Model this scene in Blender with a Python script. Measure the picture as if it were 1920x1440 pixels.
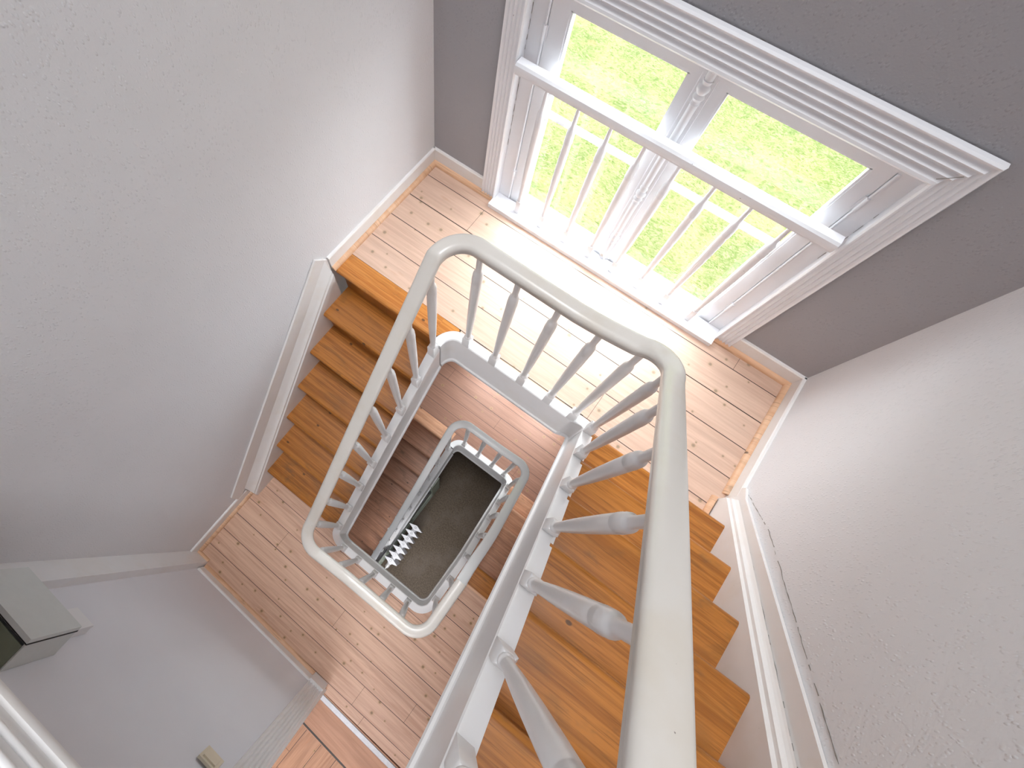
import bpy, bmesh, math, random
from mathutils import Vector, Matrix
random.seed(7)
D = bpy.data; SC = bpy.context.scene; COL = SC.collection
for o in list(D.objects): D.objects.remove(o)

# ------------------------------------------------------------------ camera
def cam_matrix(a, b, c):
    return Matrix.Rotation(c, 4, 'Z') @ Matrix.Rotation(a, 4, 'X') @ Matrix.Rotation(b, 4, 'Y')
cd = D.cameras.new('camera'); cam = D.objects.new('camera', cd); COL.objects.link(cam)
FX, PX, PY = 911.9542, 812.7934, 731.6516
cd.sensor_fit = 'HORIZONTAL'; cd.sensor_width = 36.0; cd.lens = FX/1920*36
cd.shift_x = (960-PX)/1920; cd.shift_y = (PY-720)/1920
cd.clip_start = 0.02; cd.clip_end = 200
cam.matrix_world = Matrix.Translation((1.1867, -1.5295, 2.1788)) @ cam_matrix(0.2883, 0.0075, 0.6535)
SC.camera = cam
# ------------------------------------------------------------------ world and light
w = D.worlds.new('overcast_sky'); SC.world = w; w.use_nodes = True
bg = w.node_tree.nodes['Background']; bg.inputs[0].default_value = (0.93, 0.965, 1.0, 1); bg.inputs[1].default_value = 23.0
_nt = w.node_tree; _tc = _nt.nodes.new('ShaderNodeTexCoord'); _sx = _nt.nodes.new('ShaderNodeSeparateXYZ'); _rp = _nt.nodes.new('ShaderNodeValToRGB')
_nt.links.new(_tc.outputs['Generated'], _sx.inputs[0]); _nt.links.new(_sx.outputs[2], _rp.inputs[0]); _nt.links.new(_rp.outputs[0], bg.inputs[0])
_e = _rp.color_ramp.elements; _e.new(.18); _e.new(.5)          # overcast: dim treeline, bright towards the zenith
for _i, (_p, _v) in enumerate(((0.0, .10), (.18, .42), (.5, .92), (1.0, 1.25))):
    _e[_i].position = _p; _e[_i].color = (.90*_v, .955*_v, 1.0*_v, 1)
def area(name, loc, rot, sx, sy, power, col=(1, 1, 1), portal=False):
    l = D.lights.new(name, 'AREA'); l.shape = 'RECTANGLE'; l.size = sx; l.size_y = sy; l.energy = power; l.color = col
    l.cycles.is_portal = portal
    o = D.objects.new(name, l); o.location = loc; o.rotation_euler = rot; COL.objects.link(o); return o
area('window_light_portal', (1.04, 0.125, 0.53), (-math.pi/2, 0, 0), 1.3, 1.05, 1, portal=True)
area('lower_window_light_portal', (1.04, 0.125, -1.78), (-math.pi/2, 0, 0), 1.3, 1.05, 1, portal=True)
sk = area('overhead_fill_light', (1.04, -1.30, 7.0), (math.radians(-4), 0, 0), 1.5, 2.1, 50, (0.96, 0.98, 1.0)); sk.data.spread = math.radians(75)  # added fill from high above, to brighten the rails down the well
area('door_room_fill', (1.62, -3.75, 0.80), (math.radians(52), 0, 0), 0.9, 0.7, 20, (0.97, 0.98, 1.0))  # added fill shining through the doorway onto the landing and rails
area('ground_hall_light', (1.40, -2.35, -2.75), (0, 0, 0), 0.5, 0.3, 8, (0.95, 0.97, 1.0))
SC.view_settings.view_transform = 'Standard'; SC.view_settings.look = 'None'
SC.view_settings.exposure = 0.1; SC.view_settings.gamma = 1.0; SC.view_settings.use_curve_mapping = False
SC.cycles.max_bounces = 7; SC.cycles.diffuse_bounces = 5; SC.cycles.glossy_bounces = 3; SC.cycles.transparent_max_bounces = 10
SC.cycles.use_adaptive_sampling = True; SC.cycles.adaptive_threshold = 0.04

# ------------------------------------------------------------------ node helper
class N:
    def __init__(s, name):
        s.m = D.materials.new(name); s.m.use_nodes = True; s.t = s.m.node_tree
        s.b = s.t.nodes['Principled BSDF']; s.out = s.t.nodes['Material Output']
        s._c = None
    def new(s, typ, **k):
        n = s.t.nodes.new(typ)
        for a, v in k.items(): setattr(n, a, v)
        return n
    def l(s, a, b): s.t.links.new(a, b)
    def put(s, sock, v):
        if isinstance(v, bpy.types.NodeSocket): s.l(v, sock)
        else: sock.default_value = v
    def M(s, op, a, b=0.0, c=0.0):
        n = s.new('ShaderNodeMath', operation=op)
        s.put(n.inputs[0], a); s.put(n.inputs[1], b); s.put(n.inputs[2], c)
        return n.outputs[0]
    def pos(s):
        if s._c is None: s._c = s.new('ShaderNodeTexCoord').outputs['Object']
        return s._c
    def mapv(s, v, scale=(1, 1, 1), rot=(0, 0, 0), loc=(0, 0, 0)):
        n = s.new('ShaderNodeMapping'); s.l(v, n.inputs[0]); n.inputs[1].default_value = loc
        n.inputs[2].default_value = rot; n.inputs[3].default_value = scale; return n.outputs[0]
    def xyz(s, v):
        n = s.new('ShaderNodeSeparateXYZ'); s.l(v, n.inputs[0]); return n.outputs
    def comb(s, x, y, z):
        n = s.new('ShaderNodeCombineXYZ')
        for i, v in enumerate((x, y, z)): s.put(n.inputs[i], v)
        return n.outputs[0]
    def noise(s, v, scale, detail=3, rough=.5, dist=0.0, col=False):
        n = s.new('ShaderNodeTexNoise'); s.l(v, n.inputs['Vector']); n.inputs['Scale'].default_value = scale
        n.inputs['Detail'].default_value = detail; n.inputs['Roughness'].default_value = rough
        n.inputs['Distortion'].default_value = dist
        return n.outputs['Color' if col else 'Fac']
    def ramp(s, f, stops, interp='LINEAR'):
        n = s.new('ShaderNodeValToRGB'); s.l(f, n.inputs[0]); n.color_ramp.interpolation = interp
        e = n.color_ramp.elements
        while len(e) < len(stops): e.new(.5)
        for i, (p, c) in enumerate(stops):
            e[i].position = p; e[i].color = (*c, 1) if len(c) == 3 else c
        return n.outputs[0]
    def smooth(s, f, a, b):
        n = s.new('ShaderNodeMapRange', interpolation_type='SMOOTHSTEP'); s.put(n.inputs[0], f)
        n.inputs[1].default_value = a; n.inputs[2].default_value = b
        return n.outputs[0]
    def mix(s, f, a, b, mode='MIX'):
        n = s.new('ShaderNodeMix', data_type='RGBA', blend_type=mode)
        s.put(n.inputs[0], f)
        for sock, v in ((n.inputs[6], a), (n.inputs[7], b)):
            if isinstance(v, tuple): sock.default_value = (*v, 1)
            else: s.put(sock, v)
        return n.outputs[2]
    def bump(s, h, strength=.2, dist=.01):
        n = s.new('ShaderNodeBump'); n.inputs['Strength'].default_value = strength
        n.inputs['Distance'].default_value = dist; s.l(h, n.inputs['Height']); s.l(n.outputs[0], s.b.inputs['Normal'])
    def fin(s, col, rough=.5, spec=.5, metal=0.0, coat=0.0):
        s.put(s.b.inputs['Base Color'], (*col, 1) if isinstance(col, tuple) else col)
        s.put(s.b.inputs['Roughness'], rough); s.b.inputs['Specular IOR Level'].default_value = spec
        s.b.inputs['Metallic'].default_value = metal; s.b.inputs['Coat Weight'].default_value = coat
        return s.m

def lin(r, g, b):
    f = lambda c: (c/255/12.92) if c/255 <= .04045 else ((c/255+.055)/1.055)**2.4
    return (f(r), f(g), f(b))

# ------------------------------------------------------------------ materials
def mat_plaster(name, col, chip=1.0):
    n = N(name); p = n.pos()
    v = n.new('ShaderNodeTexVoronoi', feature='F1'); n.l(n.mapv(p, (1, 1, .55)), v.inputs['Vector'])
    v.inputs['Scale'].default_value = 120
    bl = n.smooth(v.outputs['Distance'], .42, .12)
    big = n.noise(p, 30, 2); sel = n.smooth(big, .30, .56)
    fine = n.noise(p, 190, 2)
    h = n.M('ADD', n.M('MULTIPLY', n.M('MULTIPLY', bl, sel), 1.0*chip), n.M('MULTIPLY', fine, .35))
    n.bump(h, .40, .0022)
    dirt = n.noise(p, 1.3, 4, .6)
    c = n.mix(n.smooth(dirt, .35, .75), tuple(x*.965 for x in col), col)
    sp = n.noise(p, 31, 3, .7)
    c = n.mix(n.smooth(sp, .755, .80), c, tuple(x*.72 for x in col))
    return n.fin(c, .75, .25)
PLASTER = mat_plaster('woodchip_plaster', (.765, .765, .785))
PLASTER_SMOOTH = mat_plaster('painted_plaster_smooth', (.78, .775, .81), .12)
PLASTER_SHADED = mat_plaster('shaded_wall_plaster', (.37, .36, .375), .6)  # shade of the window wall darkened into its plaster colour

def mat_paint(name, col, rough=.3, wear=.35, streak=0.0):
    n = N(name); p = n.pos()
    a = n.noise(p, 7, 4, .6); b = n.noise(p, 55, 3, .6)
    c = n.mix(n.M('MULTIPLY', n.smooth(a, .45, .75), wear), col, (col[0]*.93, col[1]*.88, col[2]*.80))
    chips = n.M('MULTIPLY', n.smooth(b, .735, .76), n.smooth(a, .5, .6))
    c = n.mix(chips, c, (.16, .13, .11))
    n.bump(n.noise(p, 24, 3), .05, .0012)
    return n.fin(c, rough, .5)
PAINT = mat_paint('white_gloss_paint', (.80, .79, .79))
PAINT_RAIL = mat_paint('handrail_cream_paint', (.66, .625, .58), .28, .55)
PAINT_FRESH = mat_paint('fresh_white_paint', (.88, .88, .88), .3, .05)
PAINT_WIN = mat_paint('window_white_paint', (.80, .80, .83), .3, .12)
PAINT_SKIRT = mat_paint('skirting_paint', (.80, .775, .76), .4, .45)

def mat_boards(name, c_light, c_dark, width, off, rotz=0.0, paling=0.0, along='x', rough=.42, knots=1.0):
    n = N(name); p = n.mapv(n.pos(), rot=(0, 0, rotz))
    X = n.xyz(p)
    if along == 'x': u, v = X[0], X[1]
    else: u, v = X[1], X[0]
    t = n.M('DIVIDE', n.M('SUBTRACT', v, off), width)
    fl = n.M('FLOOR', t); fr = n.M('FRACT', t)
    wn = n.new('ShaderNodeTexWhiteNoise', noise_dimensions='1D'); n.l(fl, wn.inputs['W'])
    rnd = wn.outputs['Value']
    ce = n.M('ABSOLUTE', n.M('SUBTRACT', fr, .5))
    # gap width varies per board
    gw = n.M('SUBTRACT', .4915, n.M('MULTIPLY', rnd, .008))
    gap = n.M('GREATER_THAN', ce, gw)
    # butt joints
    ju = n.M('ADD', n.M('DIVIDE', u, 1.9), n.M('MULTIPLY', rnd, 7.3))
    jf = n.M('FRACT', ju); joint = n.M('LESS_THAN', jf, .0011)
    gap = n.M('MAXIMUM', gap, n.M('MULTIPLY', joint, .8))
    sh = n.M('MULTIPLY', rnd, 17.0)
    gv = n.comb(n.M('ADD', n.M('MULTIPLY', u, 1.6), sh), n.M('MULTIPLY', v, 34), sh)
    g1 = n.noise(gv, 1.6, 5, .62, .6)
    gv2 = n.comb(n.M('ADD', n.M('MULTIPLY', u, .8), sh), n.M('MULTIPLY', v, 9), sh)
    g2 = n.noise(gv2, 1.5, 3, .5, 1.2)
    c = n.mix(n.smooth(g1, .33, .7), c_light, c_dark)
    c = n.mix(n.M('MULTIPLY', n.smooth(g2, .45, .75), .45), c, tuple(x*.78 for x in c_dark))
    c = n.mix(n.M('MULTIPLY', rnd, .28), c, tuple(x*.8 for x in c_light))
    # stains left by old varnish
    st = n.noise(n.comb(n.M('MULTIPLY', u, 1.0), n.M('MULTIPLY', v, 3.5), sh), 2.2, 3, .6)
    c = n.mix(n.M('MULTIPLY', n.smooth(st, .66, .72), .45), c, (.46, .20, .085))
    vo = n.new('ShaderNodeTexVoronoi', voronoi_dimensions='2D', feature='F1')
    n.l(n.comb(n.M('ADD', u, sh), n.M('MULTIPLY', v, 1.05), 0.0), vo.inputs['Vector']); vo.inputs['Scale'].default_value = 9.5
    vc = n.xyz(vo.outputs['Color'])
    rad = n.M('ADD', .045, n.M('MULTIPLY', vc[1], .06))
    dd = n.M('DIVIDE', vo.outputs['Distance'], rad)
    kn = n.M('MULTIPLY', n.smooth(dd, 1.15, .75), n.M('GREATER_THAN', vc[0], 1-.52*knots))
    core = n.smooth(dd, .9, .2)
    kc = n.mix(core, (.33, .19, .07), (.10, .055, .025))
    c = n.mix(n.M('MULTIPLY', kn, .85), c, kc)
    halo = n.M('MULTIPLY', n.smooth(dd, 2.4, 1.0), n.M('GREATER_THAN', vc[0], 1-.52*knots))
    c = n.mix(n.M('MULTIPLY', halo, .22), c, (.42, .25, .11))
    if paling: c = n.mix(paling, c, (.74, .67, .63))
    c = n.mix(gap, c, (.03, .018, .012))
    h = n.M('SUBTRACT', n.M('MULTIPLY', g1, .12), gap)
    n.bump(h, .35, .004)
    return n.fin(c, n.M('ADD', rough, n.M('MULTIPLY', g1, .12)), .5)
BOARDS1 = mat_boards('glare_paled_pine_boards', lin(216, 178, 152), lin(192, 150, 124), .155, -.705, .002, .18, rough=.3)  # same pine as the other landing; window glare blended into its colour
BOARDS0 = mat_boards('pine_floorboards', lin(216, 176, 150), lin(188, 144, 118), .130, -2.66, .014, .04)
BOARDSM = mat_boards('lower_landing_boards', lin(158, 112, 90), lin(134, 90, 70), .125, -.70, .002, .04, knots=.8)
BOARDSD = mat_boards('door_room_boards', lin(186, 138, 104), lin(156, 108, 76), .125, 1.215, .014, 0, along='y')

def mat_wood(name, c1, c2, c3, rough=.3, fx=1.1, fy=40, patch=.35, axis='x'):
    n = N(name); X = n.xyz(n.pos())
    u, v = (X[0], X[1]) if axis == 'x' else (X[1], X[0])
    info = n.new('ShaderNodeObjectInfo'); rnd = n.M('MULTIPLY', info.outputs['Random'], 19.0)
    g = n.noise(n.comb(n.M('ADD', n.M('MULTIPLY', u, fx), rnd), n.M('MULTIPLY', v, fy), n.M('ADD', X[2], rnd)), 1.7, 6, .65, .8)
    g2 = n.noise(n.comb(n.M('ADD', n.M('MULTIPLY', u, 2.0), rnd), n.M('MULTIPLY', v, 5), rnd), 1.6, 3, .6, 1.5)
    fine = n.noise(n.comb(n.M('MULTIPLY', u, 6), n.M('MULTIPLY', v, 210), rnd), 1.0, 2, .5)
    c = n.mix(n.smooth(g, .38, .64), c1, c2)
    c = n.mix(n.M('MULTIPLY', n.smooth(g2, .5, .72), patch), c, c3)
    c = n.mix(n.M('MULTIPLY', n.smooth(fine, .55, .72), .55), c, tuple(x*.42 for x in c2))
    blot = n.noise(n.comb(n.M('ADD', n.M('MULTIPLY', u, 2.2), rnd), n.M('MULTIPLY', v, 4), rnd), 2.6, 4, .65)
    c = n.mix(n.M('MULTIPLY', n.smooth(blot, .60, .74), .5), c, (.085, .062, .035))
    c = n.mix(n.M('MULTIPLY', info.outputs['Random'], .22), c, tuple(x*.8 for x in c1))
    vo = n.new('ShaderNodeTexVoronoi', voronoi_dimensions='2D', feature='F1')
    n.l(n.comb(n.M('ADD', u, rnd), n.M('MULTIPLY', v, 1.6), 0.0), vo.inputs['Vector']); vo.inputs['Scale'].default_value = 4.5
    vc = n.xyz(vo.outputs['Color'])
    kn = n.M('MULTIPLY', n.smooth(vo.outputs['Distance'], .055, .03), n.M('GREATER_THAN', vc[0], .74))
    c = n.mix(n.M('MULTIPLY', kn, .8), c, (.05, .025, .012))
    n.bump(n.M('ADD', g, n.M('MULTIPLY', fine, .3)), .10, .003)
    return n.fin(c, rough, .5)
OAK = mat_wood('varnished_orange_tread', lin(184, 118, 50), lin(148, 88, 30), lin(100, 76, 44))
OAK_NOSE = mat_wood('varnished_landing_nosing', lin(204, 136, 66), lin(178, 106, 42), lin(150, 96, 54), patch=.2)
OAK_LOW = mat_wood('brightened_lower_tread', lin(222, 168, 134), lin(196, 138, 104), lin(150, 110, 82), .38)  # paler wood colour makes up for light missing on this flight
OAK_DEEP = mat_wood('lower_flight_tread', lin(205, 150, 120), lin(175, 122, 94), lin(104, 74, 50), .4)
RISER_DARK = mat_wood('shaded_riser', lin(96, 62, 44), lin(78, 50, 36), lin(70, 48, 36), .5)  # dark bands of shade on the lowest flight, put into riser colour
QROUND = mat_wood('raw_pine_moulding', lin(222, 180, 146), lin(208, 160, 124), lin(192, 144, 108), .45, 1.0, 9, .2)

def simple(name, col, rough=.5, metal=0.0, nz=.06, sc=30):
    n = N(name); p = n.pos()
    c = n.mix(n.smooth(n.noise(p, sc, 3), .3, .7), tuple(x*(1-nz) for x in col), col)
    return n.fin(c, rough, .5, metal)
ALU = simple('brushed_aluminium', (.50, .50, .52), .5, .55, .1, 60)
GREYBOX = simple('grey_painted_steel', lin(212, 215, 212), .45, 0, .03)
GREYLID = simple('green_grey_lid', lin(118, 124, 104), .5, 0, .06)
BLACK = simple('black_gap', (.02, .02, .02), .7)
SWITCH = simple('cream_plastic', lin(222, 212, 190), .35, 0, .02)
RADI = simple('radiator_enamel', (.78, .77, .79), .35, 0, .05)
STEEL = simple('painted_steel_hinge', (.62, .60, .58), .35, .3)
GREENFRAME = simple('pale_green_frame_paint', lin(150, 158, 140), .45, 0, .15, 12)
DARKIN = simple('dark_glass_backing', (.035, .035, .04), .3)
def mat_glass(name='window_glass', k=1.0):
    n = N(name); t = n.t
    tr = n.new('ShaderNodeBsdfTransparent'); tr.inputs[0].default_value = (.97*k, .985*k, .98*k, 1)
    gl = n.new('ShaderNodeBsdfGlossy'); gl.inputs['Roughness'].default_value = .02
    fr = n.new('ShaderNodeFresnel'); fr.inputs[0].default_value = 1.45
    mx = n.new('ShaderNodeMixShader'); geo = n.new('ShaderNodeNewGeometry'); front = n.M('SUBTRACT', 1.0, geo.outputs['Backfacing'])   # the far face of the pane would otherwise reflect totally
    n.l(n.M('MULTIPLY', fr.outputs[0], front), mx.inputs[0]); n.l(tr.outputs[0], mx.inputs[1]); n.l(gl.outputs[0], mx.inputs[2])
    n.l(mx.outputs[0], n.out.inputs[0]); return n.m
GLASS = mat_glass(); GLASS_DIM = mat_glass('light_cutting_lower_glass', .8)  # unseen lower panes darkened to cut the light on the lower landing
def mat_grass():
    n = N('lawn_grass'); p = n.pos()
    q = n.mapv(p, (1, 1, 1))
    a = n.noise(q, 1.1, 4, .65, .8); b = n.noise(n.mapv(p, (1, 2.2, 1), (0, 0, .7)), 11, 5, .75, 1.8); d = n.noise(n.mapv(p, (1.8, 1, 1)), 46, 3, .7, .6)
    c = n.ramp(a, [(.36, lin(150, 180, 84)), (.5, lin(176, 196, 104)), (.62, lin(202, 206, 132))])
    c = n.mix(n.M('MULTIPLY', n.smooth(b, .45, .62), .8), c, lin(226, 222, 168))
    c = n.mix(n.M('MULTIPLY', n.smooth(b, .48, .36), .85), c, lin(112, 156, 42))
    c = n.mix(n.M('MULTIPLY', n.smooth(d, .58, .72), .6), c, lin(236, 232, 190))
    c = n.mix(n.M('MULTIPLY', n.smooth(n.noise(p, 2.7, 3), .6, .72), .5), c, lin(214, 190, 130))
    c = n.mix(1.0, c, (.084, .077, .082), 'MULTIPLY')
    return n.fin(c, .9, .1)
GRASS = mat_grass()
def mat_carpet():
    n = N('brown_entrance_floor'); p = n.pos()
    a = n.noise(p, 60, 4, .7); b = n.noise(p, 3.0, 4, .6)
    c = n.mix(n.smooth(a, .35, .65), (.085, .058, .036), (.15, .108, .070))
    c = n.mix(n.M('MULTIPLY', n.smooth(b, .45, .65), .5), c, (.17, .13, .10))
    n.bump(a, .3, .004)
    return n.fin(c, .62, .4)
CARPET = mat_carpet()

# ------------------------------------------------------------------ mesh helpers
def obj(name, bm, mat, parent=None, kind=None, smooth=False, bevel=0, loc=None, rz=0, seg=2):
    if bevel:
        bmesh.ops.bevel(bm, geom=[e for e in bm.edges if len(e.link_faces) == 2 and e.calc_face_angle(0) > .5], offset=bevel, segments=seg, affect='EDGES', profile=.6)
    bmesh.ops.recalc_face_normals(bm, faces=bm.faces[:])
    me = D.meshes.new(name); bm.to_mesh(me); bm.free()
    o = D.objects.new(name, me); COL.objects.link(o); me.materials.append(mat)
    if smooth:
        for p in me.polygons: p.use_smooth = True
        if smooth != True:
            me.set_sharp_from_angle(angle=smooth)
    if parent: o.parent = parent
    if kind: o['kind'] = kind
    if loc: o.location = loc
    if rz: o.rotation_euler = (0, 0, rz)
    return o
def empty(name, loc=(0, 0, 0), rz=0):
    o = D.objects.new(name, None); o.empty_display_size = .1; COL.objects.link(o); o.location = loc; o.rotation_euler = (0, 0, rz); return o
def tag(o, label=None, cat=None, group=None, kind=None):
    if label: o['label'] = label
    if cat: o['category'] = cat
    if group: o['group'] = group
    if kind: o['kind'] = kind
    return o
def put(o, root):  # parent a world-built mesh under an empty without moving it
    o.parent = root; o.matrix_parent_inverse = root.matrix_basis.inverted(); return o
def BM(): return bmesh.new()
def box(bm, x0, x1, y0, y1, z0, z1):
    v = [bm.verts.new(p) for p in ((x0, y0, z0), (x1, y0, z0), (x1, y1, z0), (x0, y1, z0), (x0, y0, z1), (x1, y0, z1), (x1, y1, z1), (x0, y1, z1))]
    for f in ((3, 2, 1, 0), (4, 5, 6, 7), (0, 1, 5, 4), (1, 2, 6, 5), (2, 3, 7, 6), (3, 0, 4, 7)): bm.faces.new([v[i] for i in f])
    return bm
def prism(bm, poly, ax, a, b):
    """poly: list of 2-D points, extruded along axis ax from a to b. 2-D axes are the remaining two in order."""
    def P(p, t):
        q = list(p); q.insert('xyz'.index(ax), t); return q
    A = [bm.verts.new(P(p, a)) for p in poly]; B = [bm.verts.new(P(p, b)) for p in poly]
    bm.faces.new(A[::-1]); bm.faces.new(B)
    for i in range(len(poly)):
        j = (i+1) % len(poly); bm.faces.new((A[i], A[j], B[j], B[i]))
    return bm
def sweep(bm, path, prof, closed_prof=True, plumb=True):
    """profile (u,v): u to the left of the walking direction, v up (world up)."""
    rings = []
    n = len(path)
    for i, p in enumerate(path):
        a = Vector(path[max(i-1, 0)]); b = Vector(path[min(i+1, n-1)])
        d = b-a; d.z = 0; d.normalize(); nn = Vector((-d.y, d.x, 0))
        rings.append([bm.verts.new(Vector(p)+nn*u+Vector((0, 0, v))) for u, v in prof])
    m = len(prof)
    for i in range(n-1):
        for j in range(m if closed_prof else m-1):
            k = (j+1) % m
            bm.faces.new((rings[i][j], rings[i+1][j], rings[i+1][k], rings[i][k]))
    bm.faces.new(rings[0]); bm.faces.new(rings[-1][::-1])
    return bm
def lathe(bm, prof, seg=20, c=(0, 0, 0), axis='z'):
    rings = []
    for r, z in prof:
        ring = []
        for i in range(seg):
            t = 2*math.pi*i/seg; a, b = r*math.cos(t), r*math.sin(t)
            p = {'z': (a, b, z), 'y': (a, z, b), 'x': (z, a, b)}[axis]
            ring.append(bm.verts.new((p[0]+c[0], p[1]+c[1], p[2]+c[2])))
        rings.append(ring)
    for i in range(len(rings)-1):
        for j in range(seg):
            k = (j+1) % seg; bm.faces.new((rings[i][j], rings[i][k], rings[i+1][k], rings[i+1][j]))
    bm.faces.new(rings[0][::-1]); bm.faces.new(rings[-1]); return bm

# ------------------------------------------------------------------ levels and plan
R_ = .19; G = .1806
ZL1 = 0.0; ZL0 = -1.33; ZL2 = 1.33; ZM = -2.30; ZG = -4.0
XA, XB, XC, XD = 1.437, .65, 1.43, .80      # centre lines of the four inner strings
YW, YD0, YL2 = -.745, -1.985, -2.32
YB = -.826; YA = -.8103
DROT = math.radians(-2.2)                     # the door wall stands slightly out of square
def door_y(x): return -2.672 + math.tan(DROT)*(x-.05)

# ---- walls
def quadwall(name, pts, mat):  # pts: outline of a thick wall in plan (4 pts), z0,z1
    (p, z0, z1) = pts; bm = BM(); A = [bm.verts.new((x, y, z0)) for x, y in p]; B = [bm.verts.new((x, y, z1)) for x, y in p]
    bm.faces.new(A[::-1]); bm.faces.new(B)
    for i in range(4): bm.faces.new((A[i], A[(i+1) % 4], B[(i+1) % 4], B[i]))
    return obj(name, bm, mat, kind='structure')
quadwall('wall_left', ([(-.012, .12), (-.063, -2.9), (-.22, -2.9), (-.17, .12)], ZG-.1, 7.2), PLASTER)
quadwall('wall_right', ([(2.092, .12), (2.135, -2.9), (2.29, -2.9), (2.25, .12)], ZG-.1, 7.2), PLASTER)
WX0, WX1, WZT = .372, 1.71, 1.10
bm = BM()
def wallwin(bm, x0, x1, z0, z1):
    box(bm, x0, x1, .015, .115, z0, z1)
wallwin(bm, -.17, WX0, ZG-.1, 7.2); wallwin(bm, WX1, 2.25, ZG-.1, 7.2)
wallwin(bm, WX0, WX1, WZT, 7.2); wallwin(bm, WX0, WX1, ZM+WZT, -.012); wallwin(bm, WX0, WX1, ZG-.1, ZM-.012)
obj('wall_back', bm, PLASTER_SHADED, kind='structure')
# door wall (own frame: x along the wall, y=0 wall face, -y into the wall)
DW = (0.05, -2.672, 0.0)
def dobj(name, bm, mat, **k): return obj(name, bm, mat, loc=DW, rz=DROT, **k)
bm = BM(); OX0, OX1, OZT = 1.135, 1.96, .72
box(bm, -.25, OX0, -.14, 0, ZG-.1, ZL2-.26); box(bm, OX1, 2.3, -.14, 0, ZG-.1, ZL2-.26)
box(bm, OX0, OX1, -.14, 0, OZT, ZL2-.26); box(bm, OX0, OX1, -.14, 0, ZG-.1, ZL0-.2); box(bm, -.25, 2.3, -.14, 0, ZL2-.26, 7.2)
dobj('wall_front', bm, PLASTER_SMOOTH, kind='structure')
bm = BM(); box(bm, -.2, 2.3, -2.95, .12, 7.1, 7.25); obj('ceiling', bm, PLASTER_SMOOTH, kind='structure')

# ---- floors / landings
def slab(name, polys, z, th, mat):
    bm = BM()
    for p in polys: prism(bm, p, 'z', z-th, z)
    return obj(name, bm, mat, kind='structure')
def arc(cx, cy, r, a0, a1, n=9):
    return [(cx+r*math.cos(math.radians(a0+(a1-a0)*i/n)), cy+r*math.sin(math.radians(a0+(a1-a0)*i/n))) for i in range(n+1)]
RC = .085
slab('floor_landing_upper', [[(-.014, .02), (2.092, .02), (2.094, -.80), (XA, -.80)] + arc(XA-RC, YW-RC, RC, 0, 90) + [(.72, YW), (.70, -.705), (-.018, -.705)]], ZL1, .03, BOARDS1)
bm = BM(); box(bm, -.02, 2.1, .015, -.70, -.24, -.03); obj('floor_landing_upper_joists', bm, PAINT, kind='structure')
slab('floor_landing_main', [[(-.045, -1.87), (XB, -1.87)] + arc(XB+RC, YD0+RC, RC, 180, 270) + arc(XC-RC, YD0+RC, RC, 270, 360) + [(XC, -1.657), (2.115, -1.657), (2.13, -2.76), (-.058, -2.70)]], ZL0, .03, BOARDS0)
bm = BM(); box(bm, -.06, .64, -2.66, -2.05, ZL0-.24, ZL0-.03); box(bm, .64, 1.44, -2.66, -2.02, ZL0-.24, ZL0-.03); box(bm, 1.44, 2.11, -2.66, -1.62, ZL0-.24, ZL0-.03)
obj('floor_landing_main_joists', bm, PAINT, kind='structure')
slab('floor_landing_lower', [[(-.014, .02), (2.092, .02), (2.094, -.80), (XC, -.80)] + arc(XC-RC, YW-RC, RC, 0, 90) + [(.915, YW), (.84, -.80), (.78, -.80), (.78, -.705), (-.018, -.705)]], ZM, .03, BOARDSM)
bm = BM(); box(bm, -.02, 2.1, .015, -.70, ZM-.24, ZM-.03); obj('floor_landing_lower_joists', bm, PAINT, kind='structure')
bm = BM(); box(bm, -.3, 2.4, -4.6, .02, ZG-.12, ZG); obj('floor_entrance', bm, CARPET, kind='structure')
bm = BM(); box(bm, -.06, 2.12, -2.66, YL2-.02, ZL2-.22, ZL2); box(bm, 1.46, 2.11, YL2-.02, -1.97, ZL2-.22, ZL2)
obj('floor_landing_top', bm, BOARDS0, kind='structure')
# room behind the door
bm = BM(); box(bm, .9, 3.0, -2.9, -.14, ZL0-.2, ZL0); dobj('floor_door_room', bm, BOARDSD, kind='structure')
bm = BM(); box(bm, OX0, OX1, -.235, -.02, ZL0-.02, ZL0+.001); dobj('floor_door_border', bm, mat_boards('door_border_board', lin(192, 142, 110), lin(168, 120, 90), .4, -2.6, .02, 0, knots=.15), kind='structure')
bm = BM(); box(bm, .88, 1.0, -2.95, -.14, ZL0-.2, 1.1); box(bm, 2.9, 3.0, -2.95, -.14, ZL0-.2, 1.1); box(bm, .88, 3.0, -3.05, -2.95, ZL0-.2, 1.1); box(bm, .88, 3.0, -3.05, -.14, 1.06, 1.16)
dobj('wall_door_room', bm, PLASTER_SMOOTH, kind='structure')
# lawn
bm = BM(); bmesh.ops.create_grid(bm, x_segments=60, y_segments=60, size=22)
for v in bm.verts: v.co.z += .05*math.sin(v.co.x*1.3)*math.cos(v.co.y*.9)
g = obj('ground', bm, GRASS, kind='structure', loc=(1, 22.2, ZG-.35))

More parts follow.
